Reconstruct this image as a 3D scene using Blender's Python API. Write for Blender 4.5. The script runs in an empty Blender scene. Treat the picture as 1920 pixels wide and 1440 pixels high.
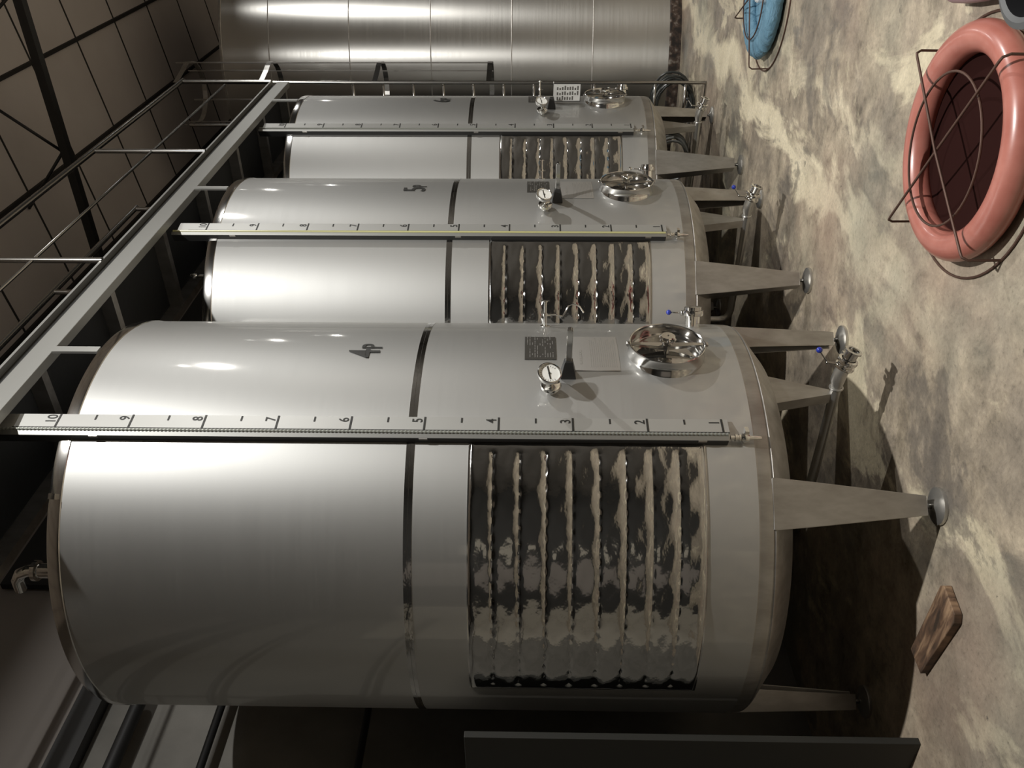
import bpy, bmesh, math, random
from math import sin, cos, pi, radians as R_
from mathutils import Vector, Matrix, Euler
random.seed(7)
C = bpy.context.scene.collection
scn = bpy.context.scene

# ------------------------------------------------------------------ camera
F_PX, YAW, PITCH, ROLL, CAM_H = 1587.3, 0.60048, 0.01945, 0.00737, 1.709
fw = Vector((-sin(YAW)*cos(PITCH), cos(YAW)*cos(PITCH), sin(PITCH)))
rt = Vector((cos(YAW), sin(YAW), 0)); up = rt.cross(fw)
r2 = rt*cos(ROLL)+up*sin(ROLL); u2 = up*cos(ROLL)-rt*sin(ROLL)
cam_d = bpy.data.cameras.new('camera'); cam = bpy.data.objects.new('camera', cam_d); C.objects.link(cam)
cam_d.sensor_fit = 'HORIZONTAL'; cam_d.sensor_width = 36; cam_d.lens = 36*F_PX/1920
cam_d.clip_start = .05; cam_d.clip_end = 100
m3 = Matrix((-u2, r2, -fw)).transposed()            # the phone was held upright, the picture lies on its side
cam.matrix_world = Matrix.Translation((0, 0, CAM_H)) @ m3.to_4x4()
scn.camera = cam
# ------------------------------------------------------------------ world, lamps, exposure
w = bpy.data.worlds.new('world'); scn.world = w; w.use_nodes = True
w.node_tree.nodes['Background'].inputs[0].default_value = (.9, .95, 1, 1)
w.node_tree.nodes['Background'].inputs[1].default_value = .02
scn.view_settings.view_transform = 'Standard'; scn.view_settings.look = 'None'
scn.view_settings.exposure = 0.08; scn.view_settings.gamma = 1; scn.view_settings.use_curve_mapping = False
LAMPS = [(.6, 2.45, 5.5, 325), (2.6, 7.5, 5.5, 235), (.8, 11.6, 5.5, 38), (.5, 15.8, 5.5, 45)]
for (x, y, z, e) in LAMPS:
    ld = bpy.data.lights.new('high_bay_light', 'AREA'); ld.shape = 'DISK'; ld.size = .15; ld.energy = e
    ld.color = (1, .985, .95); lo = bpy.data.objects.new('high_bay_light', ld); C.objects.link(lo)
    lo.location = (x, y, z)
    sp = bpy.data.lights.new('ceiling_fill', 'POINT'); sp.energy = e*.03; sp.shadow_soft_size = .05; sp.color = ld.color  # extra fill light added above each lamp to brighten the ceiling
    so_ = bpy.data.objects.new('ceiling_fill', sp); C.objects.link(so_); so_.location = (x, y, z+.40)
try:
    scn.cycles.use_denoising = True
    scn.cycles.max_bounces = 8; scn.cycles.diffuse_bounces = 4; scn.cycles.glossy_bounces = 6
    scn.cycles.sample_clamp_indirect = 6
except Exception: pass

# ------------------------------------------------------------------ materials
MATS = {}
def mat(name, col, rough=.5, metal=0, coat=0, coat_r=.1, spec=None, emis=None, alpha=None, trans=0, aniso=0):
    m = bpy.data.materials.new(name); m.use_nodes = True
    b = m.node_tree.nodes['Principled BSDF']
    b.inputs['Base Color'].default_value = (*col, 1); b.inputs['Roughness'].default_value = rough
    b.inputs['Metallic'].default_value = metal
    b.inputs['Coat Weight'].default_value = coat; b.inputs['Coat Roughness'].default_value = coat_r
    if spec is not None: b.inputs['Specular IOR Level'].default_value = spec
    if emis: b.inputs['Emission Color'].default_value = (*emis[:3], 1); b.inputs['Emission Strength'].default_value = emis[3]
    if trans: b.inputs['Transmission Weight'].default_value = trans
    MATS[name] = m; return m
def nodes(m): return m.node_tree.nodes, m.node_tree.links, m.node_tree.nodes['Principled BSDF']
def noise(m, scale, detail=4, vec=None, rough=.55, dist=0):
    n, l, b = nodes(m); t = n.new('ShaderNodeTexNoise'); t.inputs['Scale'].default_value = scale
    t.inputs['Detail'].default_value = detail; t.inputs['Roughness'].default_value = rough; t.inputs['Distortion'].default_value = dist
    if vec: l.new(vec, t.inputs['Vector'])
    return t.outputs['Fac']
def coords(m, sc=(1, 1, 1), kind='Object'):
    n, l, b = nodes(m); tc = n.new('ShaderNodeTexCoord'); mp = n.new('ShaderNodeMapping')
    mp.inputs['Scale'].default_value = sc; l.new(tc.outputs[kind], mp.inputs['Vector']); return mp.outputs['Vector']
def ramp(m, fac, stops):
    n, l, b = nodes(m); r = n.new('ShaderNodeValToRGB'); e = r.color_ramp.elements
    while len(e) < len(stops): e.new(.5)
    for i, (p, c) in enumerate(stops): e[i].position = p; e[i].color = (*c, 1) if len(c) == 3 else c
    l.new(fac, r.inputs['Fac']); return r.outputs['Color']
def mixc(m, fac, a, b_, mode='MIX'):
    n, l, b = nodes(m); x = n.new('ShaderNodeMix'); x.data_type = 'RGBA'; x.blend_type = mode
    for s, v in ((0, fac), (6, a), (7, b_)):
        if hasattr(v, 'links') or hasattr(v, 'is_linked'): l.new(v, x.inputs[s])
        else: x.inputs[s].default_value = v if s == 0 else (*v, 1)
    return x.outputs[2]
def bump(m, h, strength=.2, dist=.01):
    n, l, b = nodes(m); t = n.new('ShaderNodeBump'); t.inputs['Strength'].default_value = strength; t.inputs['Distance'].default_value = dist
    l.new(h, t.inputs['Height']); l.new(t.outputs['Normal'], b.inputs['Normal'])
def setin(m, name, sock): n, l, b = nodes(m); l.new(sock, b.inputs[name])
def g(v): return (v, v, v)

# satin tank sheet: brushed around the tank, faint plates
m = mat('satin_steel', (.61, .605, .59), .36, 1, coat=0)
v = coords(m, (2, 2, 60)); f = noise(m, 1, 3, v)
setin(m, 'Roughness', ramp(m, f, [(.3, g(.54)), (.7, g(.56))]))
n, l, b = nodes(m); tg = n.new('ShaderNodeTangent'); tg.direction_type = 'RADIAL'; tg.axis = 'Z'; l.new(tg.outputs[0], b.inputs['Tangent'])
b.inputs['Anisotropic'].default_value = .25; b.inputs['Anisotropic Rotation'].default_value = .25
v2 = coords(m, (.7, .7, .5)); f2 = noise(m, 1.3, 2, v2)
setin(m, 'Base Color', ramp(m, f2, [(.3, (.52, .52, .505)), (.7, (.56, .56, .548))]))
def twolobe(m, r2_, fac):
    n, l, b = nodes(m); out = n['Material Output']; gl = n.new('ShaderNodeBsdfAnisotropic'); gl.inputs['Roughness'].default_value = r2_
    gl.inputs['Color'].default_value = (.62, .61, .59, 1); mx = n.new('ShaderNodeMixShader'); mx.inputs[0].default_value = fac
    l.new(b.outputs[0], mx.inputs[1]); l.new(gl.outputs[0], mx.inputs[2]); l.new(mx.outputs[0], out.inputs['Surface'])
twolobe(m, .07, .17)
m = mat('dull_steel', (.42, .40, .37), .46, 1)
v = coords(m, (8, 8, 3)); f = noise(m, 2, 4, v)
setin(m, 'Base Color', ramp(m, f, [(.35, (.38, .36, .335)), (.65, (.49, .475, .45))]))
m = mat('polished_steel', (.60, .59, .57), .13, 1)
m = mat('mirror_steel', (.50, .495, .48), .10, 1)
v = coords(m, (14, 14, 20)); f = noise(m, .8, 3, v); bump(m, f, .30, .007)
m = mat('chrome', (.78, .77, .74), .08, 1)
m = mat('old_tank_steel', (.55, .54, .51), .30, 1, coat=.2, coat_r=.2)
v = coords(m, (1.2, 1.2, 60)); f = noise(m, 1, 4, v)
setin(m, 'Roughness', ramp(m, f, [(.3, g(.30)), (.7, g(.34))]))
n, l, b = nodes(m); tg = n.new('ShaderNodeTangent'); tg.direction_type = 'RADIAL'; tg.axis = 'Z'; l.new(tg.outputs[0], b.inputs['Tangent'])
b.inputs['Anisotropic'].default_value = .8; b.inputs['Anisotropic Rotation'].default_value = .25
v = coords(m, (.5, .5, .8)); f = noise(m, 1.1, 3, v)
setin(m, 'Base Color', ramp(m, f, [(.3, (.50, .49, .465)), (.7, (.60, .59, .56))]))
m = mat('walkway_steel', (.42, .42, .40), .45, .85)
m = mat('rail_steel', (.40, .39, .37), .24, 1)
mat('pad_steel', (.55, .54, .51), .30, .85)
mat('dark_steel', (.06, .06, .06), .45, .7)
mat('plate_grey', (.105, .10, .09), .38, .6)
mat('partition_dark', (.022, .022, .019), .6)
mat('decal_black', (.022, .022, .02), .5)
mat('decal_grey', (.13, .125, .115), .6)
mat('faint_print', (.25, .24, .22), .6, .2)
mat('label_clear', (.40, .385, .36), .42, .55)
mat('scale_alu', (.50, .50, .48), .45, .65)
mat('paper', (.80, .80, .78), .6)
mat('dial_white', (.86, .86, .82), .5)
mat('black_rubber', (.02, .02, .022), .45)
mat('dark_pipe', (.015, .015, .015), .5)
mat('blue_plastic', (.02, .04, .36), .25, coat=.5)
mat('tube_glass', (.30, .31, .28), .3, .3)
mat('yellow_tube', (.52, .50, .24), .3)
mat('rust_wire', (.10, .055, .04), .55, .4)
mat('grey_rubber', (.085, .088, .09), .5)
m = mat('pink_rubber', (.42, .15, .115), .33, coat=.35, coat_r=.16)
f = noise(m, 9, 5, coords(m)); setin(m, 'Base Color', ramp(m, f, [(.3, (.38, .125, .095)), (.7, (.47, .18, .14))])); bump(m, f, .1, .004)
m = mat('shaded_membrane', (.022, .008, .007), .95, spec=.03)  # near-black paints in the shadow within the ring's hole
m = mat('blue_cloth', (.13, .27, .38), .6)
v = coords(m, (5, 16, 9)); f = noise(m, 1.2, 5, v, dist=1.2); bump(m, f, .9, .03)
setin(m, 'Base Color', ramp(m, f, [(.3, (.10, .22, .32)), (.7, (.16, .31, .42))]))
mat('mauve_rubber', (.34, .22, .24), .5)
mat('white_plastic', (.85, .87, .88), .35)
mat('hose_dark', (.035, .038, .036), .4, coat=.3, coat_r=.2)
mat('hose_grey', (.26, .27, .26), .35, coat=.3, coat_r=.2)
m = mat('wood', (.25, .14, .07), .7)
v = coords(m, (3, 14, 4)); f = noise(m, 2, 5, v, dist=.6)
setin(m, 'Base Color', ramp(m, f, [(.35, (.045, .03, .02)), (.5, (.13, .075, .045)), (.68, (.34, .22, .13))]))
# stained concrete floor
m = mat('stained_concrete', (.33, .29, .22), .55, spec=.4)
v = coords(m); n1 = noise(m, 1.3, 9, v, .68, .35); n2 = noise(m, 5.5, 9, v, .70, .3); n3 = noise(m, 17, 5, v, .6)
c1 = ramp(m, n1, [(.30, (.175, .148, .118)), (.44, (.29, .245, .19)), (.54, (.40, .335, .25)), (.66, (.50, .43, .32))])
c2 = ramp(m, n2, [(.32, g(.42)), (.43, g(.80)), (.53, g(1.0)), (.68, g(1.35))])
c = mixc(m, 1.0, c1, c2, 'MULTIPLY')
n4 = noise(m, 1.15, 9, coords(m, (1.5, .8, 1)), .62, .55)
pale = ramp(m, n4, [(.555, g(0)), (.60, g(.85)), (.72, g(1))]); c = mixc(m, pale, c, mixc(m, n2, (.42, .36, .25), (.84, .75, .55)))
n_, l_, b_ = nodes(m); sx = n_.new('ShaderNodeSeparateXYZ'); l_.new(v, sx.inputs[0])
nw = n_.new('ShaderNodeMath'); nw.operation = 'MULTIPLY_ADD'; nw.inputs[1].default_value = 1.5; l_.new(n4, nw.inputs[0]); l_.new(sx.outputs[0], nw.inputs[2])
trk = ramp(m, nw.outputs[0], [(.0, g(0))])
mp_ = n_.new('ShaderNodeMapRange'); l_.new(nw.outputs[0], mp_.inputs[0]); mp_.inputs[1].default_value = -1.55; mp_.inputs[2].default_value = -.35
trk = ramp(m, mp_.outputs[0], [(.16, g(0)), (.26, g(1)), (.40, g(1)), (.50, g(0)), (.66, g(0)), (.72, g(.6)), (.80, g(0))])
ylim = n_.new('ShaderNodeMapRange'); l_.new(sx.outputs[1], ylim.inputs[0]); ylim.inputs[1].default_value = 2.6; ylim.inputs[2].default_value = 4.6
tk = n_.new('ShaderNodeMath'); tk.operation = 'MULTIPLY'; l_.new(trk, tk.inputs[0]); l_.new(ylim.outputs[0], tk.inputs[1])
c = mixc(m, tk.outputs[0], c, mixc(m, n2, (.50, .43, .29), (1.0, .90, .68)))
n6 = noise(m, 1.5, 9, coords(m, (1.3, .8, 1.7)), .66, .5)
damp = ramp(m, n6, [(.548, g(0)), (.59, g(.55)), (.68, g(.85))]); c = mixc(m, damp, c, (.135, .12, .105))
n7 = noise(m, .9, 4, coords(m, (1, 1, 2.6)), .5); c = mixc(m, ramp(m, n7, [(.5, g(0)), (.68, g(.55))]), c, (.23, .235, .19))
n8 = noise(m, .8, 4, coords(m, (1, 1, 3.9)), .5); c = mixc(m, ramp(m, n8, [(.52, g(0)), (.7, g(.45))]), c, (.40, .275, .205))
n9 = noise(m, 46, 5, v, .7); c = mixc(m, 1.0, c, ramp(m, n9, [(.30, g(.62)), (.42, g(.93)), (.55, g(1.0)), (.70, g(1.14))]), 'MULTIPLY')
spk = ramp(m, n3, [(.27, g(.85)), (.33, g(0))]); c = mixc(m, spk, c, (.10, .09, .075))
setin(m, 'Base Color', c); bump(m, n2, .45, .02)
setin(m, 'Roughness', ramp(m, n6, [(.4, g(.60)), (.66, g(.34))]))
# plain walls
m = mat('grey_plaster', (.14, .135, .125), .85); f = noise(m, 2.2, 5, coords(m))
setin(m, 'Base Color', ramp(m, f, [(.3, (.13, .124, .11)), (.7, (.20, .19, .17))])); bump(m, f, .2, .02)
m = mat('ceiling_panel', (.34, .28, .25), .7); f = noise(m, 1.2, 4, coords(m))
setin(m, 'Base Color', ramp(m, f, [(.3, (.66, .60, .565)), (.7, (.74, .68, .645))]))
mat('seam_dark', (.03, .027, .025), .8)
m = mat('dark_cladding', (.010, .011, .012), .7, 0); f = noise(m, 30, 3, coords(m)); bump(m, f, .3, .005)
mat('warm_wall', (.09, .082, .072), .8)
mat('dim_wall', (.035, .034, .032), .8)
mat('upper_panel', (.25, .225, .205), .8)
mat('reflect_panel_pale', (.42, .39, .33), .7)  # for the added out-of-view panels mirrored in the steel
m = mat('rust_steel', (.11, .065, .045), .7, .3); f = noise(m, 14, 6, coords(m))
setin(m, 'Base Color', ramp(m, f, [(.4, (.03, .024, .02)), (.55, (.09, .06, .045)), (.68, (.30, .27, .23))]))
mat('bulb', (1, .95, .85), .4, emis=(1, .93, .8, 18))

# ------------------------------------------------------------------ mesh helpers
class MB:
    def __init__(s): s.v = []; s.f = []; s.sm = []
    def add(s, vs, fs, smooth=False):
        o = len(s.v); s.v += [tuple(p) for p in vs]; s.f += [tuple(i+o for i in q) for q in fs]; s.sm += [smooth]*len(fs); return s
    def box(s, lo, hi, M=None):
        x0, y0, z0 = lo; x1, y1, z1 = hi
        vs = [Vector(p) for p in ((x0,y0,z0),(x1,y0,z0),(x1,y1,z0),(x0,y1,z0),(x0,y0,z1),(x1,y0,z1),(x1,y1,z1),(x0,y1,z1))]
        if M is not None: vs = [M @ p for p in vs]
        return s.add(vs, [(0,3,2,1),(4,5,6,7),(0,1,5,4),(1,2,6,5),(2,3,7,6),(3,0,4,7)])
    def tube(s, pts, r, n=12, cap=True, closed=False):
        pts = [Vector(p) for p in pts]; N = len(pts); rs = r if isinstance(r, (list, tuple)) else [r]*N
        vs = []; prev = None
        for i, p in enumerate(pts):
            if closed: t = (pts[(i+1) % N]-pts[i-1])
            else: t = pts[min(i+1, N-1)]-pts[max(i-1, 0)]
            t.normalize()
            if prev is None: a = Vector((0, 0, 1)) if abs(t.z) < .9 else Vector((1, 0, 0))
            else: a = prev
            b = (a - t*a.dot(t)).normalized(); prev = b; c = t.cross(b)
            vs += [p + (b*cos(2*pi*k/n)+c*sin(2*pi*k/n))*rs[i] for k in range(n)]
        fs = [(i*n+k, i*n+(k+1) % n, ((i+1) % N)*n+(k+1) % n, ((i+1) % N)*n+k) for i in range(N if closed else N-1) for k in range(n)]
        s.add(vs, fs, True)
        if cap and not closed:
            o = len(s.v)-len(vs); s.f.append(tuple(o+k for k in reversed(range(n)))); s.f.append(tuple(o+(N-1)*n+k for k in range(n))); s.sm += [False, False]
        return s
    def lathe(s, prof, n=64, M=None, a0=0, a1=2*pi, smooth=True):
        full = abs(a1-a0-2*pi) < 1e-6; K = n if full else n+1; vs = []
        for (r, z) in prof:
            for k in range(K):
                a = a0+(a1-a0)*k/n; p = Vector((r*cos(a), r*sin(a), z)); vs.append(M @ p if M is not None else p)
        fs = []
        for i in range(len(prof)-1):
            for k in range(n):
                k2 = (k+1) % K if full else k+1
                fs.append((i*K+k, i*K+k2, (i+1)*K+k2, (i+1)*K+k))
        return s.add(vs, fs, smooth)
    def cyl(s, p0, p1, r, n=20, smooth=True):
        return s.tube([p0, p1], r, n)
    def sphere(s, c, r, n=14, sq=(1, 1, 1)):
        vs = []; fs = []; c = Vector(c)
        for i in range(n+1):
            t = pi*i/n
            for k in range(2*n): a = pi*k/n; vs.append(c+Vector((r*sq[0]*sin(t)*cos(a), r*sq[1]*sin(t)*sin(a), r*sq[2]*cos(t))))
        for i in range(n):
            for k in range(2*n): fs.append((i*2*n+k, (i+1)*2*n+k, (i+1)*2*n+(k+1) % (2*n), i*2*n+(k+1) % (2*n)))
        return s.add(vs, fs, True)
    def loft(s, rings, cap=True):          # list of equal-length closed rings
        n = len(rings[0]); vs = [p for r in rings for p in r]
        fs = [(i*n+k, i*n+(k+1) % n, (i+1)*n+(k+1) % n, (i+1)*n+k) for i in range(len(rings)-1) for k in range(n)]
        if cap: fs += [tuple(reversed(range(n))), tuple((len(rings)-1)*n+k for k in range(n))]
        return s.add(vs, fs)
    def torus(s, c, R, r, n=64, k=16, M=None):
        c = Vector(c); pts = [Vector((R*cos(2*pi*i/n), R*sin(2*pi*i/n), 0)) for i in range(n)]
        if M is not None: pts = [M @ p for p in pts]
        return s.tube([c+p for p in pts], r, k, closed=True)
    def mesh(s, name, m, bevel=0):
        me = bpy.data.meshes.new(name); me.from_pydata(s.v, [], s.f)
        me.polygons.foreach_set('use_smooth', s.sm); me.materials.append(MATS[m]); 
        bm = bmesh.new(); bm.from_mesh(me)
        bmesh.ops.remove_doubles(bm, verts=bm.verts, dist=1e-6)
        bmesh.ops.recalc_face_normals(bm, faces=bm.faces)
        for e in bm.edges:
            if len(e.link_faces) == 2 and e.calc_face_angle(0) > .6: e.smooth = False
        bm.to_mesh(me); bm.free(); me.update(); return me
def link(name, me, parent=None, **props):
    o = bpy.data.objects.new(name, me); C.objects.link(o)
    if parent is not None: o.parent = parent
    for k, v in props.items(): o[k] = v
    return o
def obj(name, mb, m, parent=None, bevel=0, **props):
    o = link(name, mb.mesh(name, m), parent, **props)
    if bevel:
        b = o.modifiers.new('bevel', 'BEVEL'); b.width = bevel; b.segments = 2; b.limit_method = 'ANGLE'; b.angle_limit = R_(40)
    return o
def empty(name, loc, label, cat, group=None):
    o = bpy.data.objects.new(name, None); C.objects.link(o); o.location = loc; o.empty_display_size = .2
    o['label'] = label; o['category'] = cat
    if group: o['group'] = group
    return o
def struct(name, mb, m, parent=None):
    o = obj(name, mb, m, parent)
    if parent is None: o['kind'] = 'structure'
    return o
def text_mesh(s, size, thick=.0006, bold=.0):
    cu = bpy.data.curves.new('t', 'FONT'); cu.body = s; cu.size = size; cu.extrude = thick; cu.offset = bold
    cu.align_x = 'LEFT'; to = bpy.data.objects.new('t', cu); C.objects.link(to)
    dg = bpy.context.evaluated_depsgraph_get(); dg.update()
    me = bpy.data.meshes.new_from_object(to.evaluated_get(dg)); vs = [v.co.copy() for v in me.vertices]; fs = [tuple(p.vertices) for p in me.polygons]
    bpy.data.objects.remove(to); bpy.data.curves.remove(cu); bpy.data.meshes.remove(me); return vs, fs

# ------------------------------------------------------------------ tank constants (local frame: origin on the floor under the axis, +X to the aisle)
CX, CY, RT, SP = -3.0703, 3.3062, .9827, 2.0166
Z_BOT, Z_RIM0, Z_RIM1 = .75, 3.655, 3.706
def cyl(a, r, z): return Vector((r*cos(a), r*sin(a), z))       # a in radians
def basis(a, r, z):                                            # frame on the shell: local x = along the shell, y = up, z = outwards
    n = Vector((cos(a), sin(a), 0)); t = Vector((-sin(a), cos(a), 0)); k = Vector((0, 0, 1))
    return Matrix.Translation(cyl(a, r, z)) @ Matrix((t, k, n)).transposed().to_4x4()

def wrap_text(mb, s, size, a0, z0, r, sx=1.0, bold=0, up90=False):
    vs, fs = text_mesh(s, size, .0005, bold)
    mb.add([cyl(a0+p.x*sx/RT, r+p.z, z0+p.y) for p in vs], fs); return max(p.x for p in vs)*sx

def jacket_mesh():
    s0, s1 = R_(-99.5), R_(-30.4); zb, zt = .970, 1.955
    na, nz = 300, 190; zk = [1.855-.1107*i for i in range(8)]; L = (s1-s0)*RT
    rnd = random.Random(3); ph = [[rnd.uniform(0, 6.28) for _ in range(4)] for _ in zk]
    vs = []; fs = []
    for i in range(na+1):
        s = L*i/na; a = s0+s/RT
        for j in range(nz+1):
            z = zb+(zt-zb)*j/nz
            d = min(s, L-s, z-zb, zt-z)*1.15
            for q, z_k in enumerate(zk):
                ds = max(.055-s, 0, s-(L-.055)); dz = abs(z-z_k); dd = math.hypot(ds, dz)
                if ds == 0:
                    wob = .5+.5*sin(s*92+ph[q][0]) ; dd = dd+.0035*wob*math.exp(-(dz/.012)**2)
                d = min(d, dd)
            x = min(1, d/.040); h = .010*math.sqrt(max(0, 1-(1-x)**2))
            h += .0016*sin(s*31+z*9+ph[0][1])*x*sin(z*40)
            vs.append(cyl(a, RT+.001+h, z))
    for i in range(na):
        for j in range(nz): k = i*(nz+1)+j; fs.append((k, k+nz+1, k+nz+2, k+1))
    mb = MB(); mb.add(vs, fs, True); return mb.mesh('cooling_jacket', 'mirror_steel')

_cache = {}
def part(name, key, fn, m, parent, bevel=0, **props):
    """one mesh per kind of part, shared by the three tanks"""
    if key not in _cache: _cache[key] = fn().mesh(name, m) if not isinstance(m, type(None)) else fn()
    o = link(name, _cache[key], parent, **props)
    if bevel:
        b = o.modifiers.new('bevel', 'BEVEL'); b.width = bevel; b.segments = 2; b.limit_method = 'ANGLE'; b.angle_limit = R_(40)
    return o

def f_shell():
    mb = MB(); mb.lathe([(RT, .759), (RT, 1.2), (RT, 2.2), (RT, 3.0), (RT, Z_RIM0)], 160)
    return mb
def f_bottom(): return MB().lathe([(RT, .760), (RT-.001, .757), (RT-.0005, .75), (RT-.002, .71), (RT-.004, .700)], 160)
def f_weld(): return MB().lathe([(RT-.004, .700), (RT-.007, .698), (RT-.007, .693), (RT-.005, .690)], 160)
def f_skirt(): return MB().lathe([(RT-.005, .690), (RT-.012, .680), (.90, .628), (.842, .582), (.82, .574)], 160)
def f_dish(): return MB().lathe([(.82, .574), (.5, .53), (.1, .49), (.05, .485), (.001, .485)], 96)
def f_rim(): return MB().lathe([(RT, Z_RIM0-.003), (RT+.004, Z_RIM0), (RT+.004, Z_RIM1-.012), (RT+.001, Z_RIM1), (RT-.012, Z_RIM1+.008), (RT-.03, Z_RIM1+.010)], 160)
def f_cone(): return MB().lathe([(RT-.028, Z_RIM1+.006), (RT-.05, Z_RIM1+.02), (.6, 3.80), (.25, 3.90), (.2, 3.91), (.2, 3.99), (.22, 4.0), (.001, 4.01)], 96)
def f_band(): return MB().lathe([(RT-.002, 2.187), (RT+.0012, 2.187), (RT+.0012, 2.2035), (RT-.0005, 2.2042), (RT+.0012, 2.205), (RT+.0012, 2.222), (RT-.002, 2.222)], 160)

def leg_mb():        # local: x radial outwards, y tangential, z up; origin on the floor
    mb = MB(); h0, h1 = .065, .70
    def ring(z, w, d, x): return [Vector(p) for p in ((x, -w/2, z), (x, w/2, z), (x-d, w/2, z), (x-d, w/2-.006, z), (x-.006, w/2-.006, z), (x-.006, -w/2+.006, z), (x-d, -w/2+.006, z), (x-d, -w/2, z))]
    mb.loft([ring(h0, .082, .075, .022), ring(h0+.03, .088, .078, .024), ring(.5, .178, .105, .030), ring(h1-.02, .215, .12, .032), ring(h1, .215, .12, .032)])
    mb.box((-.04, -.035, h0), (.015, .035, h0+.006))
    return mb
def rod_mb(): return MB().tube([(-.012, 0, .025), (-.012, 0, .10)], .011, 10)
def pad_mb():
    M = Matrix.Translation((-.012, 0, 0)); return MB().lathe([(.001, .0), (.078, .0), (.080, .006), (.078, .016), (.060, .024), (.03, .028), (.02, .034), (.001, .034)], 40, M)

def digits(mb, txt, a_pt, tdir, ndir, size, z0):
    """numbers read upright, drawn on the flat scale; a_pt = left end, tdir = reading direction"""
    vs, fs = text_mesh(txt, size, .0004, .0006)
    wd = max(p.x for p in vs)
    mb.add([a_pt + tdir*(p.x*.82) + ndir*(.001+p.z) + Vector((0, 0, z0+p.y)) for p in vs], fs)

def build_tank(i, num, label, blue_side, blue_drain):
    root = empty('wine_tank', (CX, CY+i*SP, 0), label, 'tank', 'steel wine tanks in a row')
    part('shell', 'shell', f_shell, 'satin_steel', root)
    part('bottom_edge', 'bedge', f_bottom, 'dull_steel', root)
    part('weld_bead', 'weld', f_weld, 'dull_steel', root)
    part('conical_bottom', 'skirt', f_skirt, 'dull_steel', root)
    part('dished_bottom', 'dish', f_dish, 'dull_steel', root)
    part('top_rim', 'rim', f_rim, 'polished_steel', root)
    part('top_cone', 'cone', f_cone, 'dull_steel', root)
    part('seam_band', 'band', f_band, 'mirror_steel', root, label='narrow polished band around the middle')
    if 'jk' not in _cache: _cache['jk'] = jacket_mesh()
    jk = link('cooling_jacket', _cache['jk'], root, label='mirror polished pillowed cooling jacket with eight weld rows')
    for a, b_ in ((.966, .972), (1.953, 1.959)):
        part('jacket_edge', 'jke%s' % a, lambda: MB().lathe([(RT, a), (RT+.003, a), (RT+.003, b_), (RT, b_)], 70, None, R_(-99.5), R_(-30.4)), 'polished_steel', jk)
    for q in range(8):
        w_o = part('weld_seam', 'wseam', lambda: MB().lathe([(RT+.001, -.0022), (RT+.0032, 0), (RT+.001, .0022)], 60, None, R_(-99.5)+.055/RT, R_(-30.4)-.055/RT), 'polished_steel', jk)
        w_o.location = (0, 0, 1.855-.1107*q)
    # legs
    for q, a in enumerate((-45, 45, 135, -135)):
        o = part('leg', 'leg', leg_mb, 'dull_steel', root, bevel=.004)
        o.location = cyl(R_(a), .946, 0); o.rotation_euler = (0, 0, R_(a))
        part('threaded_rod', 'rod', rod_mb, 'rail_steel', o); part('foot_pad', 'pad', pad_mb, 'pad_steel', o)
    # painted number
    mb = MB(); wd = wrap_text(mb, num, .205, R_(-3.2), 2.398, RT+.0035, .72, .0015)
    wrap_text(mb, 'P', .135, R_(-3.2)+(wd+.006)/RT, 2.392, RT+.0035, .62, .0015)
    obj('tank_number', mb, 'decal_black', root, label='black painted number %sP' % num)
    # data plate
    def f_plate():
        mb = MB(); n = 8; z0, z1 = 1.583, 1.727; vs = []
        for k in range(n+1):
            a = R_(-3.4)+R_(12.4)*k/n
            vs += [cyl(a, RT+.0005, z0), cyl(a, RT+.0005, z1), cyl(a, RT+.0035, z0), cyl(a, RT+.0035, z1)]
        fs = []
        for k in range(n):
            b = 4*k; fs += [(b+2, b+6, b+7, b+3), (b+3, b+7, b+5, b+1), (b, b+4, b+6, b+2)]
        fs += [(0, 2, 3, 1), (4*n, 4*n+1, 4*n+3, 4*n+2)]
        return mb.add(vs, fs)
    dp = part('data_plate', 'plate', f_plate, 'plate_grey', root, label='dark engraved data plate')
    def f_pl():
        mb = MB(); rr = random.Random(5)
        for k in range(11):
            z = 1.715-.0118*k; x = -.045
            while x < .14:
                l_ = rr.uniform(.01, .04)
                if rr.random() < .72: mb.lathe([(RT+.0042, z-.0022), (RT+.0042, z+.0022)], 2, None, x/RT, (x+l_)/RT)
                x += l_+.006
        return mb
    part('engraving', 'pltxt', f_pl, 'decal_grey', dp)
    # instruction sticker
    if i < 2:
        def f_lab(): return MB().lathe([(RT+.0012, 1.296), (RT+.0016, 1.298), (RT+.0016, 1.505), (RT+.0012, 1.507)], 12, None, R_(-8.0), R_(9.5))
        st = part('instruction_sticker', 'lab', f_lab, 'label_clear', root, label='pale sticker with rows of small print')
        def f_labt():
            mb = MB(); rr = random.Random(9)
            for k in range(13):
                z = 1.425-.0095*k; mb.lathe([(RT+.0022, z-.0012), (RT+.0022, z+.0012)], 5, None, R_(-6.5), R_(rr.uniform(5.5, 9)))
            x = -.09
            for l_ in (.02, .006, .028, .014, .02): mb.lathe([(RT+.0023, 1.466), (RT+.0023, 1.476)], 3, None, x/RT, (x+l_)/RT); x += l_+.006
            return mb
        part('small_print', 'labt', f_labt, 'faint_print', st)
    # dial thermometer on a clamped socket
    def f_th():
        M = basis(R_(-15), RT, 1.612); mb = MB()
        mb.lathe([(.001, .0), (.020, .0), (.022, .020), (.042, .022), (.045, .030), (.042, .040), (.034, .043), (.012, .048), (.010, .085), (.016, .088), (.001, .088)], 28, M)
        mb.box((-.006, -.046, .026), (.006, -.030, .040), M)
        return mb
    th = part('thermometer', 'th', f_th, 'chrome', root)
    tilt = basis(R_(-15), RT+.10, 1.622) @ Matrix.Rotation(R_(9), 4, 'X') @ Matrix.Rotation(R_(-6), 4, 'Y')
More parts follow.
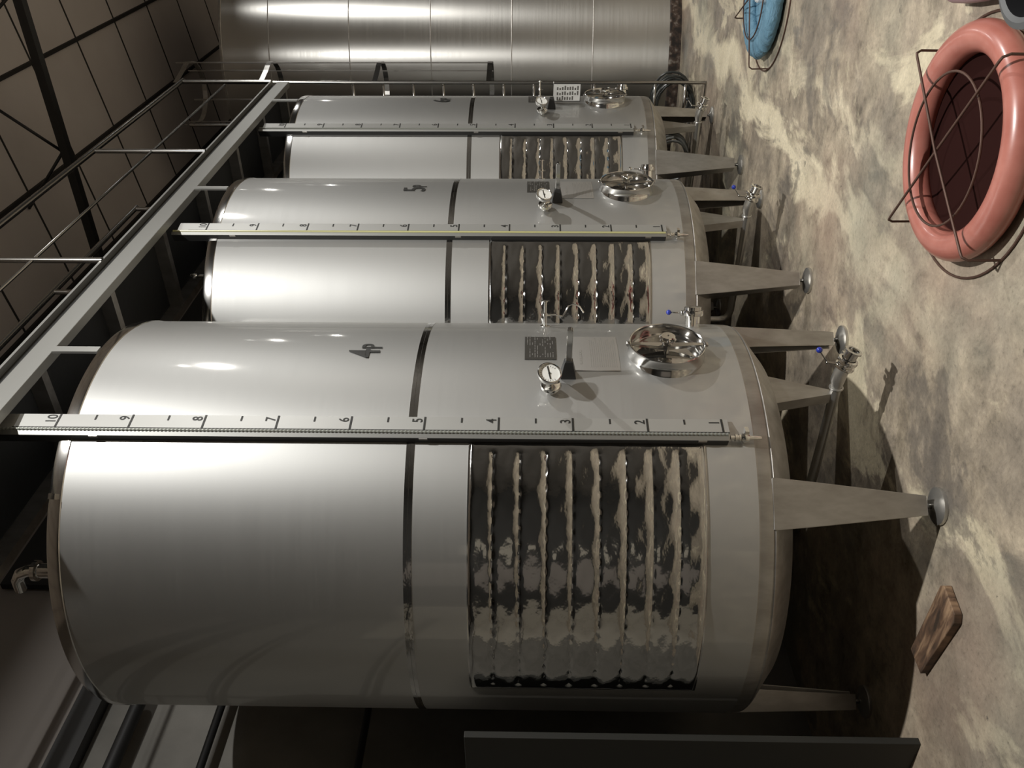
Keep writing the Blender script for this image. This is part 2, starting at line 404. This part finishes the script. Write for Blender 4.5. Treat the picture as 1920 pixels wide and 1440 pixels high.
    part('dial_case', 'thc', lambda: MB().lathe([(.001, -.018), (.030, -.018), (.044, -.012), (.050, -.004), (.0525, .012), (.0525, .020), (.049, .022), (.046, .018), (.046, .012)], 40, tilt), 'polished_steel', th)
    part('dial_face', 'thf', lambda: MB().lathe([(.001, .0135), (.0465, .0135)], 40, tilt), 'dial_white', th, label='white dial face')
    def f_nd():
        mb = MB(); mb.box((-.004, -.03, .0145), (.001, .036, .0155), tilt @ Matrix.Rotation(R_(-78), 4, 'Z')); mb.lathe([(.001, .0165), (.005, .0165), (.005, .0135)], 12, tilt)
        for k in range(17):
            a = R_(-130+16.3*k); T = tilt @ Matrix.Rotation(a, 4, 'Z'); mb.box((-.0007, .034, .0138), (.0007, .040 if k % 4 else .0425, .0142), T)
        return mb
    part('needle', 'thn', f_nd, 'decal_black', th)
    # sampling tap: thin stub with cross handle
    def f_tap():
        M = basis(R_(20.5), RT, 1.628); mb = MB()
        mb.lathe([(.001, 0), (.024, 0), (.024, .004), (.010, .006), (.008, .05), (.013, .052), (.013, .064), (.008, .066), (.007, .12), (.012, .122), (.012, .128), (.001, .13)], 20, M)
        mb.tube([M @ Vector((0, .018, .128)), M @ Vector((0, -.020, .128))], .004, 8)
        mb.tube([M @ Vector((0, 0, .058)), M @ Vector((.0, -.028, .058))], .006, 8)
        return mb
    tp = part('sampling_tap', 'tap', f_tap, 'chrome', root)
    if i == 0:
        M = basis(R_(20.5), RT, 1.628); pts = [Vector(p) for p in ((0, -.02, .058), (0, -.05, .060), (.0, -.085, .05), (.0, -.10, .075), (0, -.115, .105), (0, -.14, .115), (0, -.17, .10), (0, -.19, .07))]
        obj('bent_tube', MB().tube([M @ p for p in pts], .004, 8), 'chrome', tp)
    # document holder arm (tanks 4, 5) / with a hanging card (tank 6)
    aA = R_(-9.5)
    def f_arm():
        M = basis(aA, RT, 1.533); mb = MB()
        mb.loft([[M @ Vector(p) for p in ((-.012, -.013, z), (.012, -.013, z), (.016, .010, z), (-.008, .014, z))] for z in (.06, .265)])
        mb.loft([[M @ Vector(p) for p in ((-.010, -.007, z), (.010, -.007, z), (.012, .006, z), (-.008, .008, z))] for z in (.05, .27)])
        return mb
    def f_mount():
        M = basis(aA, RT, 1.533); mb = MB()
        def rg(z, w, h): return [M @ Vector(p) for p in ((-w, -h, z), (w, -h, z), (w, h, z), (-w, h, z))]
        mb.loft([rg(-.004, .030, .034), rg(.004, .030, .034), rg(.085, .016, .018), rg(.09, .012, .014)]); return mb
    if i < 2:
        ho = part('holder_mount', 'mnt', f_mount, 'dark_steel', root, bevel=.002, label='dark tapered mount')
        part('holder_arm', 'arm', f_arm, 'polished_steel', ho, bevel=.002)
    else:
        ho = part('holder_mount', 'mnt', f_mount, 'dark_steel', root, bevel=.002, label='dark tapered mount')
        Mc = basis(R_(-3), RT, 1.51); mb = MB(); T = Mc @ Matrix.Rotation(R_(-20), 4, 'Y')
        mb.box((-.015, -.22, .02), (-.010, .012, .20), T); obj('card_board', mb, 'dark_steel', ho)
        mb = MB(); mb.box((-.0095, -.215, .025), (-.0155+.0035, .008, .195), T)
        mb = MB(); mb.box((-.0185, -.215, .03), (-.0155, .010, .195), T); mb.box((-.0185, .006, .03), (.02, .010, .195), T)
        pp = obj('paper_card', mb, 'paper', ho, label='white printed card facing the near tanks')
        mb = MB(); rr = random.Random(2)
        for k in range(9):
            for c_ in range(3):
                if c_ == 0 and k < 2: continue
                mb.box((-.0195, -.200+.021*k, .04+.05*c_), (-.0184, -.188+.021*k, .04+.05*c_+rr.uniform(.02, .042)), T)
        obj('printed_lines', mb, 'decal_grey', pp)
    # round manhole with its door, crossbar and hand knob
    MH = basis(0, RT, 1.078)
    def f_mhr():
        mb = MB(); mb.lathe([(.180, -.02), (.175, .004), (.172, .010), (.170, .052), (.173, .057), (.170, .060), (.166, .057), (.163, .04), (.161, .012), (.155, .006)], 72, MH); return mb
    mr = part('manhole_frame', 'mhr', f_mhr, 'polished_steel', root)
    part('manhole_door', 'mhd', lambda: MB().lathe([(.001, .016), (.05, .015), (.10, .012), (.13, .008), (.145, .004), (.152, .004), (.163, .010)], 72, MH), 'mirror_steel', mr)
    def f_cb():
        mb = MB()
        def rg(y, w, z0, z1): return [MH @ Vector(p) for p in ((-w, y, z0), (w, y, z0), (w, y, z1), (-w, y, z1))]
        mb.loft([rg(-.176, .008, .046, .054), rg(-.12, .012, .040, .054), rg(-.04, .018, .032, .050), rg(0, .020, .028, .048), rg(.04, .018, .032, .050), rg(.12, .012, .040, .054), rg(.176, .008, .046, .054)])
        mb.tube([MH @ Vector((-.012, .178, .05)), MH @ Vector((.012, .178, .05))], .009, 10); mb.tube([MH @ Vector((-.012, -.178, .05)), MH @ Vector((.012, -.178, .05))], .009, 10)
        return mb
    part('crossbar', 'cb', f_cb, 'polished_steel', mr, bevel=.002)
    def f_kn():
        mb = MB(); mb.lathe([(.012, .012), (.012, .050), (.022, .052), (.020, .066), (.034, .070)] + [(.036, .078), (.034, .092), (.030, .096), (.008, .096), (.006, .092), (.001, .092)], 24, MH)
        for k in range(6):
            a = R_(60*k); mb.sphere(MH @ Vector((.032*cos(a), .032*sin(a), .082)), .010, 6)
        return mb
    part('hand_knob', 'kn', f_kn, 'chrome', mr)
    # upper side outlet with clamp and butterfly valve
    SO = basis(R_(22), RT-.03, .892)
    def f_so(): return MB().lathe([(.036, 0), (.036, .035), (.036, .085), (.046, .087), (.046, .094), (.036, .096)], 30, SO)
    so = part('side_outlet', 'so', f_so, 'chrome', root)
    part('clamp', 'soc', lambda: MB().lathe([(.044, .084), (.052, .086), (.053, .098), (.052, .110), (.044, .112)], 30, SO).box((.045, -.012, .086), (.075, .012, .110), SO).lathe([(.042, .112), (.042, .128), (.036, .130), (.001, .130)], 30, SO), 'polished_steel', so)
    part('valve_handle', 'soh', lambda: MB().tube([SO @ Vector((0, .045, .098)), SO @ Vector((.0, .062, .098))], .012, 10).tube([SO @ Vector((0, .06, .098)), SO @ Vector((0, .115, .100))], .0035, 8), 'rail_steel', so)
    obj('handle_ball', MB().sphere(SO @ Vector((0, .120, .100)), .013), 'blue_plastic' if blue_side else 'chrome', so, label='blue handle ball' if blue_side else 'bright handle ball')
    # drain: pipe under the tank, elbow, clamp, butterfly valve
    zD = .262
    def f_dr():
        mb = MB(); pts = [(.0, 0, .52), (.0, 0, .34), (.012, 0, .30), (.04, 0, .278), (.08, 0, .268), (.5, 0, zD), (.80, 0, zD), (.845, .0, zD+.002), (.88, 0, zD-.002), (.93, .0, zD-.018)]
        mb.tube(pts, [.024]*7+[.032]*3, 24)
        mb.torus((.80, 0, zD), .028, .006, 28, 8, Matrix.Rotation(R_(90), 4, 'Y')); return mb
    dr = part('drain_pipe', 'dr', f_dr, 'pad_steel', root)
    def Mx(x, z, tilt_=0): return Matrix.Translation((x, 0, z)) @ Matrix.Rotation(R_(90+tilt_), 4, 'Y')
    DV = Mx(.915, zD-.012, 16)
    part('drain_clamp', 'drc', lambda: MB().lathe([(.034, -.006), (.045, -.004), (.047, .004), (.045, .012), (.036, .014), (.036, .026), (.046, .028), (.048, .036), (.046, .044), (.034, .046)], 32, DV).box((-.008, .040, .028), (.010, .075, .044), DV), 'chrome', dr)
    part('drain_outlet', 'dro', lambda: MB().lathe([(.030, .044), (.030, .085), (.040, .087), (.040, .094), (.026, .095), (.026, .085), (.001, .083)], 30, DV), 'polished_steel', dr)
    hp = [Vector(p) for p in ((.935, .0, zD+.02), (.940, .0, zD+.070), (.985, .035, zD+.105))]
    part('drain_handle', 'drh', lambda: MB().tube(hp[:2], .006, 8).tube(hp[1:], .004, 8).sphere(hp[1], .008, 8), 'rail_steel', dr)
    obj('handle_ball', MB().sphere(hp[2], .0145), 'blue_plastic' if blue_drain else 'black_rubber', dr, label='blue ball on the drain handle' if blue_drain else 'dark ball on the drain handle')
    # tapered drain bracket hanging from the bottom
    def f_br():
        mb = MB()
        def rg(z, y0, y1, x): return [Vector(p) for p in ((x, y0, z), (x, y1, z), (x-.05, y1, z), (x-.05, y1-.005, z), (x-.005, y1-.005, z), (x-.005, y0+.005, z), (x-.05, y0+.005, z), (x-.05, y0, z))]
        mb.loft([rg(.60, -.105, .155, .77), rg(.56, -.09, .14, .77), rg(zD+.02, -.012, .026, .77)]); return mb
    part('drain_bracket', 'br', f_br, 'dull_steel', root)
    # level gauge: scale strip, sight tube, channel and bottom cock
    B = Vector((cos(R_(-28.42))*1.0187, sin(R_(-28.42))*1.0187, 0)); td = Vector((.17, .985, 0)).normalized(); nd = Vector((td.y, -td.x, 0))
    zb_, zt_ = .862, 3.930 if i else 4.005
    gd = Vector((cos(R_(-42)), sin(R_(-42)), 0)); gt = Vector((-gd.y, gd.x, 0))   # channel faces a little to the left
    ch = MB(); off = B - gt*.012
    def pr(a, b): p = off + gd*a - gt*b; return p
    prof = [pr(.006, .0), pr(.006, .020), pr(-.045, .020), pr(-.045, .018), pr(.004, .018), pr(.004, .002), pr(-.045, .002), pr(-.045, .0)]
    ch.loft([[p+Vector((0, 0, z)) for p in prof] for z in (zb_+.01, zt_)])
    gg = obj('level_gauge', ch, 'walkway_steel', root)
    cs = MB(); pf = [pr(.005, .0205), pr(.003, .0235), pr(-.044, .040), pr(-.044, .037)]
    cs.loft([[p+Vector((0, 0, z)) for p in pf] for z in (zb_+.01, zt_)])
    obj('channel_side_shade', cs, 'dark_steel', gg, label='side of the gauge channel, coloured dark for its shade')  # dark strip paints the channel's shaded side and contact shadow
    sc = MB(); P0 = B + nd*.0; w_ = .080
    sc.loft([[P0+Vector((0, 0, z)), P0+td*w_+Vector((0, 0, z)), P0+td*w_-nd*.002+Vector((0, 0, z)), P0-nd*.002+Vector((0, 0, z))] for z in (.865, zt_-.03)])
    ss = obj('scale_strip', sc, 'scale_alu', gg, label='aluminium scale strip numbered 1 to 10')
    mk = MB()
    def bar(z, s0, s1, h): 
        a = P0+td*s0+nd*.0005; b = P0+td*s1+nd*.0005; a2 = a+nd*.0009; b2 = b+nd*.0009
        mk.loft([[p+Vector((0, 0, zz)) for p in (a, b, b2, a2)] for zz in (z-h/2, z+h/2)])
    for k in range(1, 11):
        z = .891+(k-1)*.31444
        bar(z, .004, w_, .0085)
        if k < 10: bar(z+.15722, w_-.032, w_-.004, .0075)
        digits(mk, str(k), P0+td*(w_-(.033 if k < 10 else .054)), td, nd, .062, z+.011)
    bar((.865+zt_-.1)/2, .001, .0055, zt_-.1-.865)
    obj('scale_marks', mk, 'decal_black', ss)
    st = off + gd*.006 + gt*.006
    obj('sight_tube', MB().tube([st+Vector((0, 0, z)) for z in [zb_+.012+ (zt_-zb_-.02)*k/40 for k in range(41)]], .0062, 10) if i else MB().tube([st+Vector((0, 0, z)) for z in [zb_+.012+(zt_-zb_-.02)*k/760 for k in range(761)]], [.0068 if k % 4 < 2 else .0050 for k in range(761)], 8), 'yellow_tube' if i == 1 else 'tube_glass', gg)
    def f_gv():
        c_ = off - gt*.006 - gd*.0; mb = MB()
        M = Matrix.Translation(c_)
        mb.lathe([(.001, .865), (.010, .864), (.010, .848), (.016, .846), (.016, .838), (.012, .836), (.012, .831), (.016, .829), (.016, .822), (.010, .820), (.018, .816), (.021, .802), (.018, .788), (.010, .784), (.009, .760), (.006, .735), (.001, .734)], 16, M)
        mb.box((c_.x-.004, c_.y-.004, .79), (c_.x+.035, c_.y+.030, .806))
        mb.tube([c_+Vector((0, 0, .800)), c_-Vector((cos(R_(-28))*.06, sin(R_(-28))*.06, -.80))], .010, 10)
        return mb
    gv = part('gauge_cock', 'gv', f_gv, 'chrome', gg)
    c_ = off - gt*.006
    # small bracket plates holding the gauge to the shell
    for z in (.98, 2.15, 3.55):
        M = basis(R_(-29.8), RT, z); obj('gauge_bracket', MB().box((-.012, -.018, -.002), (.012, .018, .034), M), 'dull_steel', gg)
    # vent and fittings on top
    def f_tv():
        mb = MB(); p = cyl(R_(-43.5), RT-.09, 3.72)
        mb.tube([p, p+Vector((0, 0, .075))], .010, 10).sphere(p+Vector((0, 0, .085)), .018, 8, (1, 1, 1.4)); mb.box((p.x-.02, p.y-.02, 3.71), (p.x+.02, p.y+.02, 3.728)); return mb
    if i == 1: part('vent_valve', 'tv', f_tv, 'chrome', root)
    if i == 0:
        p = cyl(R_(-66), RT-.12, 3.72); mb = MB()
        mb.tube([p, p+Vector((0, 0, .10))], .032, 20).tube([p+Vector((0, 0, .10)), p+Vector((0, 0, .14)), p+Vector((-.02, .0, .185)), p+Vector((-.06, .0, .21)), p+Vector((-.12, .0, .215))], .025, 16)
        mb.lathe([(.034, .095), (.045, .097), (.045, .115), (.034, .117)], 24, Matrix.Translation(p)); obj('vent_valve', mb, 'chrome', root)
        mb = MB(); mb.box((-.012, -.002, -.03), (.012, .006, .035), basis(R_(-45), RT+.003, 3.684)); obj('rim_joint', mb, 'polished_steel', root)
    return root

build_tank(0, '4', 'tall stainless steel wine tank painted 4P, nearest and largest of the row', True, True)
build_tank(1, '5', 'tall stainless steel wine tank painted 5P, middle of the three standing in a row', False, True)
build_tank(2, '6', 'tall stainless steel wine tank painted 6P with a white printed card, farthest of the row', False, False)

# ------------------------------------------------------------------ big old tank at the end of the row
bt = empty('storage_tank', (-2.85, 11.72, 0), 'huge old brushed steel storage tank rising behind the ladder at the end of the row', 'tank')
RB = 1.64
obj('shell', MB().lathe([(RB, .13), (RB, .9), (RB, 2.1), (RB, 3.2), (RB, 4.3), (RB, 5.28)], 128), 'old_tank_steel', bt)
mb = MB()
for z in (1.0, 1.93, 2.86, 3.80, 4.73): mb.lathe([(RB, z-.006), (RB+.002, z), (RB, z+.006)], 128)
obj('ring_weld', mb, 'dull_steel', bt)
obj('top_edge', MB().lathe([(RB, 5.27), (RB+.006, 5.275), (RB+.006, 5.30), (RB-.02, 5.31), (.3, 5.6), (.001, 5.62)], 128), 'dull_steel', bt)
obj('base_ring', MB().lathe([(RB-.05, 0), (RB+.01, 0), (RB+.012, .12), (RB-.002, .135)], 128), 'rust_steel', bt, label='rust-stained base ring')

# ------------------------------------------------------------------ walkway over the tanks
XO, XI, Y0, Y1 = -2.088, -2.72, 2.40, 7.93
wk = empty('walkway', (XO, Y1, 3.93), 'steel walkway with handrails running over the tops of the wine tanks', 'walkway')
def loc(mb):          # shift world-space geometry into the walkway's frame
    mb.v = [(a-XO, b-Y1, c-3.93) for a, b, c in mb.v]; return mb
obj('fascia_beam', loc(MB().box((XO-.05, Y0, 3.925), (XO, Y1, 4.030))), 'walkway_steel', wk, bevel=.003)
obj('fascia_web', loc(MB().box((XO-.05, Y0, 4.026), (XO-.032, Y1, 4.095))), 'dark_steel', wk)
obj('kick_lip', loc(MB().box((XO-.05, Y0, 4.088), (XO+.002, Y1+.04, 4.102))), 'walkway_steel', wk)
obj('inner_beam', loc(MB().box((XI, Y0, 3.955), (XI+.05, Y1, 4.06))), 'dull_steel', wk)
obj('deck_plate', loc(MB().box((XI+.05, Y0, 4.035), (XO-.05, Y1, 4.065))), 'dark_cladding', wk)
for y in [Y0+.05+k*.78 for k in range(8)]:
    obj('cross_beam', loc(MB().box((XI+.05, y-.025, 3.96), (XO-.05, y+.025, 4.034))), 'dull_steel', wk)
def rail(x, ys, y0, y1, zt=4.92, zm=4.485):
    obj('handrail', loc(MB().tube([(x, y0, zt), (x, y1, zt)], .020, 14)), 'rail_steel', wk)
    obj('middle_rail', loc(MB().tube([(x, y0, zm), (x, y1-.16 if x == XO+.0 else y1, zm)], .010, 10)), 'rail_steel', wk)
    for y in ys: obj('rail_post', loc(MB().tube([(x, y, 4.09), (x, y, zt)], .017, 12)), 'rail_steel', wk)
rail(XO, [Y1, 6.04, 4.24, 2.44], Y0, 7.98)
rail(-2.70, [6.42, 5.0, 3.6, 2.44], Y0, 6.46)
for k in range(3):    # struts standing on the tank rims
    y = CY+k*SP
    obj('strut', loc(MB().box((XO-.008, y-.022, 3.712), (XO+.004, y+.022, 3.926))), 'walkway_steel', wk)

# ------------------------------------------------------------------ caged ladder
LX, LY = -2.24, 8.475
ld = empty('caged_ladder', (LX, LY, 0), 'tall thin metal ladder with safety cage standing between tank 6P and the huge old tank', 'ladder')
def ll(mb): mb.v = [(a-LX, b-LY, c) for a, b, c in mb.v]; return mb
for x in (LX, LX-.42): obj('stile', ll(MB().tube([(x, LY, 0), (x, LY, 5.15)], .017, 12)), 'rail_steel', ld)
for k in range(12):
    z = .20+.2955*k; obj('rung', ll(MB().tube([(LX, LY, z), (LX-.42, LY, z)], .012, 10)), 'rail_steel', ld)
obj('foot_bar', ll(MB().box((LX-.43, LY-.02, 0), (LX+.01, LY+.02, .012))), 'rail_steel', ld)
def hoop(z):
    pts = [(LX, LY, z)]; cxh = LX-.21
    for k in range(19):
        a = R_(-28+236*k/18); pts.append((cxh+.30*cos(a), LY+.40+.33*sin(a), z))
    pts.append((LX-.42, LY, z)); return pts
for z in (2.12, 3.24, 4.36, 5.2):
    p = [Vector(q) for q in hoop(z)]; mb = MB(); mb.loft([[q+Vector((0, 0, -.025)), q+Vector((0, 0, .025)), q*1.0+Vector((.004, .004, .025)), q+Vector((.004, .004, -.025))] for q in p]); obj('cage_hoop', ll(mb), 'rail_steel', ld)
for a in (0, 60, 120, 180):
    x = LX-.21+.30*cos(R_(a)); y = LY+.40+.33*sin(R_(a)); obj('cage_strap', ll(MB().box((x-.006, y-.006, 2.10), (x+.006, y+.006, 5.32))), 'dull_steel', ld)

# ------------------------------------------------------------------ rings in wire cages on the floor
def wire_cage(c, rc, h, ang, label, grp, ri=.285):
    root = empty('wire_cage', (c[0], c[1], 0), label, 'wire cage', grp); wr = .0052
    obj('floor_ring', MB().torus((0, 0, wr), rc, wr, 64, 8), 'rust_wire', root)
    obj('inner_ring', MB().torus((.0, -.01, h-.012), ri, wr*.95, 56, 8), 'rust_wire', root)
    for k in range(2):
        a = ang+k*pi/2; d = Vector((cos(a), sin(a), 0)); q = []
        q = [d*rc+Vector((0, 0, wr)), d*(rc+.002)+Vector((0, 0, h-.02)), d*(rc-.012)+Vector((0, 0, h)), d*(rc-.03)+Vector((0, 0, h+.002)), Vector((0, 0, h+.004+.009*k)), -d*(rc-.03)+Vector((0, 0, h+.002)), -d*(rc-.012)+Vector((0, 0, h)), -d*(rc+.002)+Vector((0, 0, h-.02)), -d*rc+Vector((0, 0, wr))]
        obj('cross_wire', MB().tube(q, wr, 8), 'rust_wire', root)
    return root
wire_cage((-1.10, 3.22), .49, .145, R_(147), 'rusty wire cage closed over the salmon pink rubber ring', 'wire cages on the floor')
wire_cage((-1.13, 6.55), .50, .145, R_(118), 'rusty wire cage closed over the blue fabric ring', 'wire cages on the floor')
pr_ = empty('inflated_ring', (-1.075, 3.205, 0), 'fat salmon pink rubber ring lying inside a wire cage on the floor', 'rubber ring')
tor = MB(); vs = []; fs = []; n, k_ = 96, 28
for i in range(n):
    a = 2*pi*i/n
    for j in range(k_):
        b = 2*pi*j/k_; rr = .384+.059*cos(b); vs.append((rr*cos(a), rr*sin(a), .060+.058*sin(b)))
fs = [(i*k_+j, ((i+1) % n)*k_+j, ((i+1) % n)*k_+(j+1) % k_, i*k_+(j+1) % k_) for i in range(n) for j in range(k_)]
tor.add(vs, fs, True); obj('ring_tube', tor, 'pink_rubber', pr_)
obj('inner_skin', MB().lathe([(.001, .012), (.15, .014), (.26, .018), (.31, .024), (.335, .038)], 72), 'shaded_membrane', pr_, label='skin across the hole, near-black for the shadow inside')
br_ = empty('fabric_ring', (-1.12, 6.56, 0), 'blue wrinkled fabric ring with a white centre piece, caged beyond the pink ring', 'fabric ring')
tb = MB(); vs = []; rr_ = random.Random(4)
for i in range(n):
    a = 2*pi*i/n
    for j in range(k_):
        b = 2*pi*j/k_; wv = 1+.05*sin(a*23+2*sin(a*5))*max(0, cos(b-.3))+.03*sin(a*41)
        rr = .335+.095*wv*cos(b); vs.append((rr*cos(a), rr*sin(a), .062+.056*wv*sin(b)))
tb.add(vs, fs, True); obj('ring_tube', tb, 'blue_cloth', br_)
obj('inner_skin', MB().lathe([(.001, .03), (.15, .035), (.26, .05)], 48), 'blue_cloth', br_)
obj('white_cap', MB().lathe([(.055, .04), (.058, .10), (.05, .112), (.02, .115), (.001, .115)], 36), 'white_plastic', br_, label='white centre piece')
# black bucket and mauve hose at the corner
bk = empty('rubber_bucket', (-.365, 2.66, 0), 'black bucket with a grey rim beside the pink ring, cut by the picture corner', 'bucket')
obj('body', MB().lathe([(.12, 0), (.165, .29), (.165, .30), (.150, .30), (.108, .012), (.001, .012)], 48), 'black_rubber', bk)
obj('rim', MB().lathe([(.165, .275), (.180, .285), (.183, .30), (.165, .308), (.150, .302)], 48), 'grey_rubber', bk)
mb = MB(); pts = [(-.70+.09*sin(k*.35), 3.62+.0*k+.05*k-.35, .035+.004*sin(k)) for k in range(9)]
mb.tube([(-.60, 3.62, .05), (-.58, 3.50, .055), (-.55, 3.38, .055), (-.50, 3.27, .055), (-.42, 3.18, .055)], .052, 18)
o = obj('flexible_pipe', mb, 'mauve_rubber'); o['label'] = 'thick mauve pipe lying on the floor between the pink ring and the bucket'; o['category'] = 'pipe'

# ------------------------------------------------------------------ hose coils behind tank 6
def coil(c, rx, rz, loops, r, m, label, tilt, seed):
    q = random.Random(seed); pts = []
    for k in range(loops*20):
        a = 2*pi*k/20; s = 1+.10*sin(a*.37+seed); pts.append((c[0]+rx*s*cos(a)+q.uniform(-.004, .004), c[1]+tilt*(k/(loops*20)-.5)+.04*sin(a*.5), max(r, c[2]+rz*s*sin(a))))
    sm = []
    r = r*.8
    for k in range(len(pts)-1): sm += [pts[k], tuple((Vector(pts[k])+Vector(pts[k+1]))*.5)]
    o = obj('hose_coil', MB().tube(sm, r, 8), m); o['label'] = label; o['category'] = 'hose'; o['group'] = 'hose coils on the floor behind the tanks'
coil((-2.60, 9.05, .22), .26, .20, 7, .016, 'hose_dark', 'dark hose coil standing on the floor behind the foot of the ladder', .44, 1)
coil((-3.16, 8.95, .20), .24, .185, 6, .017, 'hose_grey', 'grey hose coil on the floor seen between the legs of tank 6P', .24, 2)
coil((-3.74, 8.95, .20), .26, .19, 6, .017, 'hose_dark', 'dark hose coil leaning left of the grey coil under tank 6P', .24, 3)

# ------------------------------------------------------------------ wooden board
def board():
    mb = MB(); c = [(-2.615, 2.275), (-2.615, 2.40), (-2.70, 2.46), (-3.05, 2.53), (-3.12, 2.33), (-2.68, 2.235)]
    mb.loft([[Vector((x, y, z)) for x, y in c] for z in (.001, .032)]); return mb
mb = MB(); q = [(-2.622, 2.405), (-2.600, 2.385), (-2.628, 2.262), (-2.66, 2.245), (-3.06, 2.31), (-3.05, 2.43)]
mb.loft([[Vector((x, y, z)) for x, y in q] for z in (.001, .034)])
o = obj('wooden_board', mb, 'wood', bevel=.003); o['label'] = 'short worn wooden board lying on the floor in front of tank 4P'; o['category'] = 'board'

# ------------------------------------------------------------------ side partition and wall pipes
pt = MB().box((-4.58, 2.175, 0), (-3.362, 2.207, 1.98)); o = obj('sheet_partition', pt, 'partition_dark', bevel=.003)
o['label'] = 'dark sheet metal partition standing left of tank 4P'; o['category'] = 'partition'
for z, r, y1 in ((4.065, .042, 3.14), (3.555, .024, 3.2), (2.66, .022, 3.2)):
    o = obj('wall_pipe', MB().tube([(-4.50, -2.55, z), (-4.50, y1, z)], r, 14).sphere((-4.50, y1, z), r, 8).box((-4.6, 1.5, z-.01), (-4.5, 1.53, z+.01)), 'dark_pipe')
    o['label'] = {4.065: 'thick dark pipe highest on the left wall', 3.555: 'thin dark pipe halfway down the left wall', 2.66: 'thin dark pipe lowest on the left wall'}[z]
    o['category'] = 'pipe'; o['group'] = 'pipes on the left wall'

# ------------------------------------------------------------------ room
XL, XR, YN, YF = -4.6, 4.6, -2.6, 19.0
def zc(x): return 6.5+.16*(x+3.04)
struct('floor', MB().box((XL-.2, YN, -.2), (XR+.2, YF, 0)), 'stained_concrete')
struct('wall_left', MB().box((XL-.2, YN, 0), (XL, YF, 4.35)), 'grey_plaster')
struct('wall_left_upper', MB().box((XL-.2, YN, 4.35), (XL-.02, YF, zc(XL)+.1)), 'upper_panel')
struct('trim_1', MB().box((XL-.1, YN, 4.30), (XL+.10, YF, 4.46)), 'dark_steel')
struct('wall_back', MB().box((XL+.002, 4.08, 0), (XL+.05, 14, 5.45)), 'dark_cladding')
struct('wall_right', MB().box((XR, YN, 0), (XR+.2, YF, zc(XR)+.1)), 'warm_wall')
struct('wall_near', MB().box((XL, YN-.2, 0), (XR, YN, 8.2)), 'dim_wall')
struct('wall_far', MB().box((XL, YF, 0), (XR, YF+.2, 8.2)), 'warm_wall')
mb = MB(); mb.loft([[Vector((XL-.3, y, zc(XL-.3))), Vector((XR+.3, y, zc(XR+.3))), Vector((XR+.3, y, zc(XR+.3)+.1)), Vector((XL-.3, y, zc(XL-.3)+.1))] for y in (YN-.3, YF+.3)])
ce = struct('ceiling', mb, 'ceiling_panel')
struct('reflect_panel_2', MB().box((XL+.001, -2.55, 0), (XL+.03, -.3, 3.0)), 'reflect_panel_pale')  # four unseen panels from here on, added for the polished steel to reflect
struct('reflect_panel_3', MB().box((XL+.03, YN+.001, 0), (-3.75, YN+.03, 3.0)), 'reflect_panel_pale')
struct('reflect_panel_4', MB().box((-2.6, YN+.001, .3), (-1.35, YN+.03, 2.9)), 'upper_panel')
struct('reflect_panel_5', MB().box((-.9, YN+.001, 1.1), (-.3, YN+.03, 2.4)), 'reflect_panel_pale')
# joints: along the row and across the panels
mb = MB()
for x in [-4.0+.96*k for k in range(9)]: mb.box((x-.018, YN, zc(x)-.03), (x+.018, YF, zc(x)-.001))
struct('ceiling_joint', mb, 'seam_dark', ce)
mb = MB(); y = YN+.2
while y < YF:
    mb.loft([[Vector(p) for p in ((x, y, zc(x)-.006), (x, y+.022, zc(x)-.006), (x, y+.022, zc(x)+.01), (x, y, zc(x)+.01))] for x in (XL, XR)]); y += 1.0
struct('panel_seam', mb, 'seam_dark', ce)
# roof truss crossing the hall
tr = empty('roof_truss', (-1, 7.5, 5.95), 'dark steel roof truss crossing under the ceiling above the walkway', 'truss')
def lt(mb): mb.v = [(a+1, b-7.5, c-5.95) for a, b, c in mb.v]; return mb
obj('bottom_chord', lt(MB().box((XL, 7.46, 5.91), (XR, 7.54, 5.985))), 'dark_steel', tr)
x = -2.6
while x < 3.6:
    for dx in (-.55, .55):
        obj('web_member', lt(MB().tube([(x, 7.5, 5.98), (x+dx, 7.5, zc(x+dx)-.01)], .014, 8)), 'dark_steel', tr)
    x += 1.35
# pendant high bay lamps above the aisle (the light itself is set at the top)
for k, (x, y, z, e) in enumerate(LAMPS[:4]):
    lp = empty('high_bay_lamp', (x, y, z), ['round hanging lamp above the near aisle', 'round hanging lamp above the aisle beside tank 6P', 'round hanging lamp beside the huge old tank', 'round hanging lamp at the far end of the hall'][k], 'lamp', 'hanging hall lamps')
    obj('reflector', MB().lathe([(.22, -.02), (.215, .02), (.16, .12), (.07, .20), (.06, .32), (.001, .33)], 32), 'dull_steel', lp)
    obj('bulb', MB().lathe([(.001, .03), (.09, .03), (.09, .05), (.05, .12), (.001, .12)], 24), 'bulb', lp)
    obj('hanger', MB().tube([(0, 0, .32), (0, 0, zc(x)-z)], .008, 8), 'dark_steel', lp)
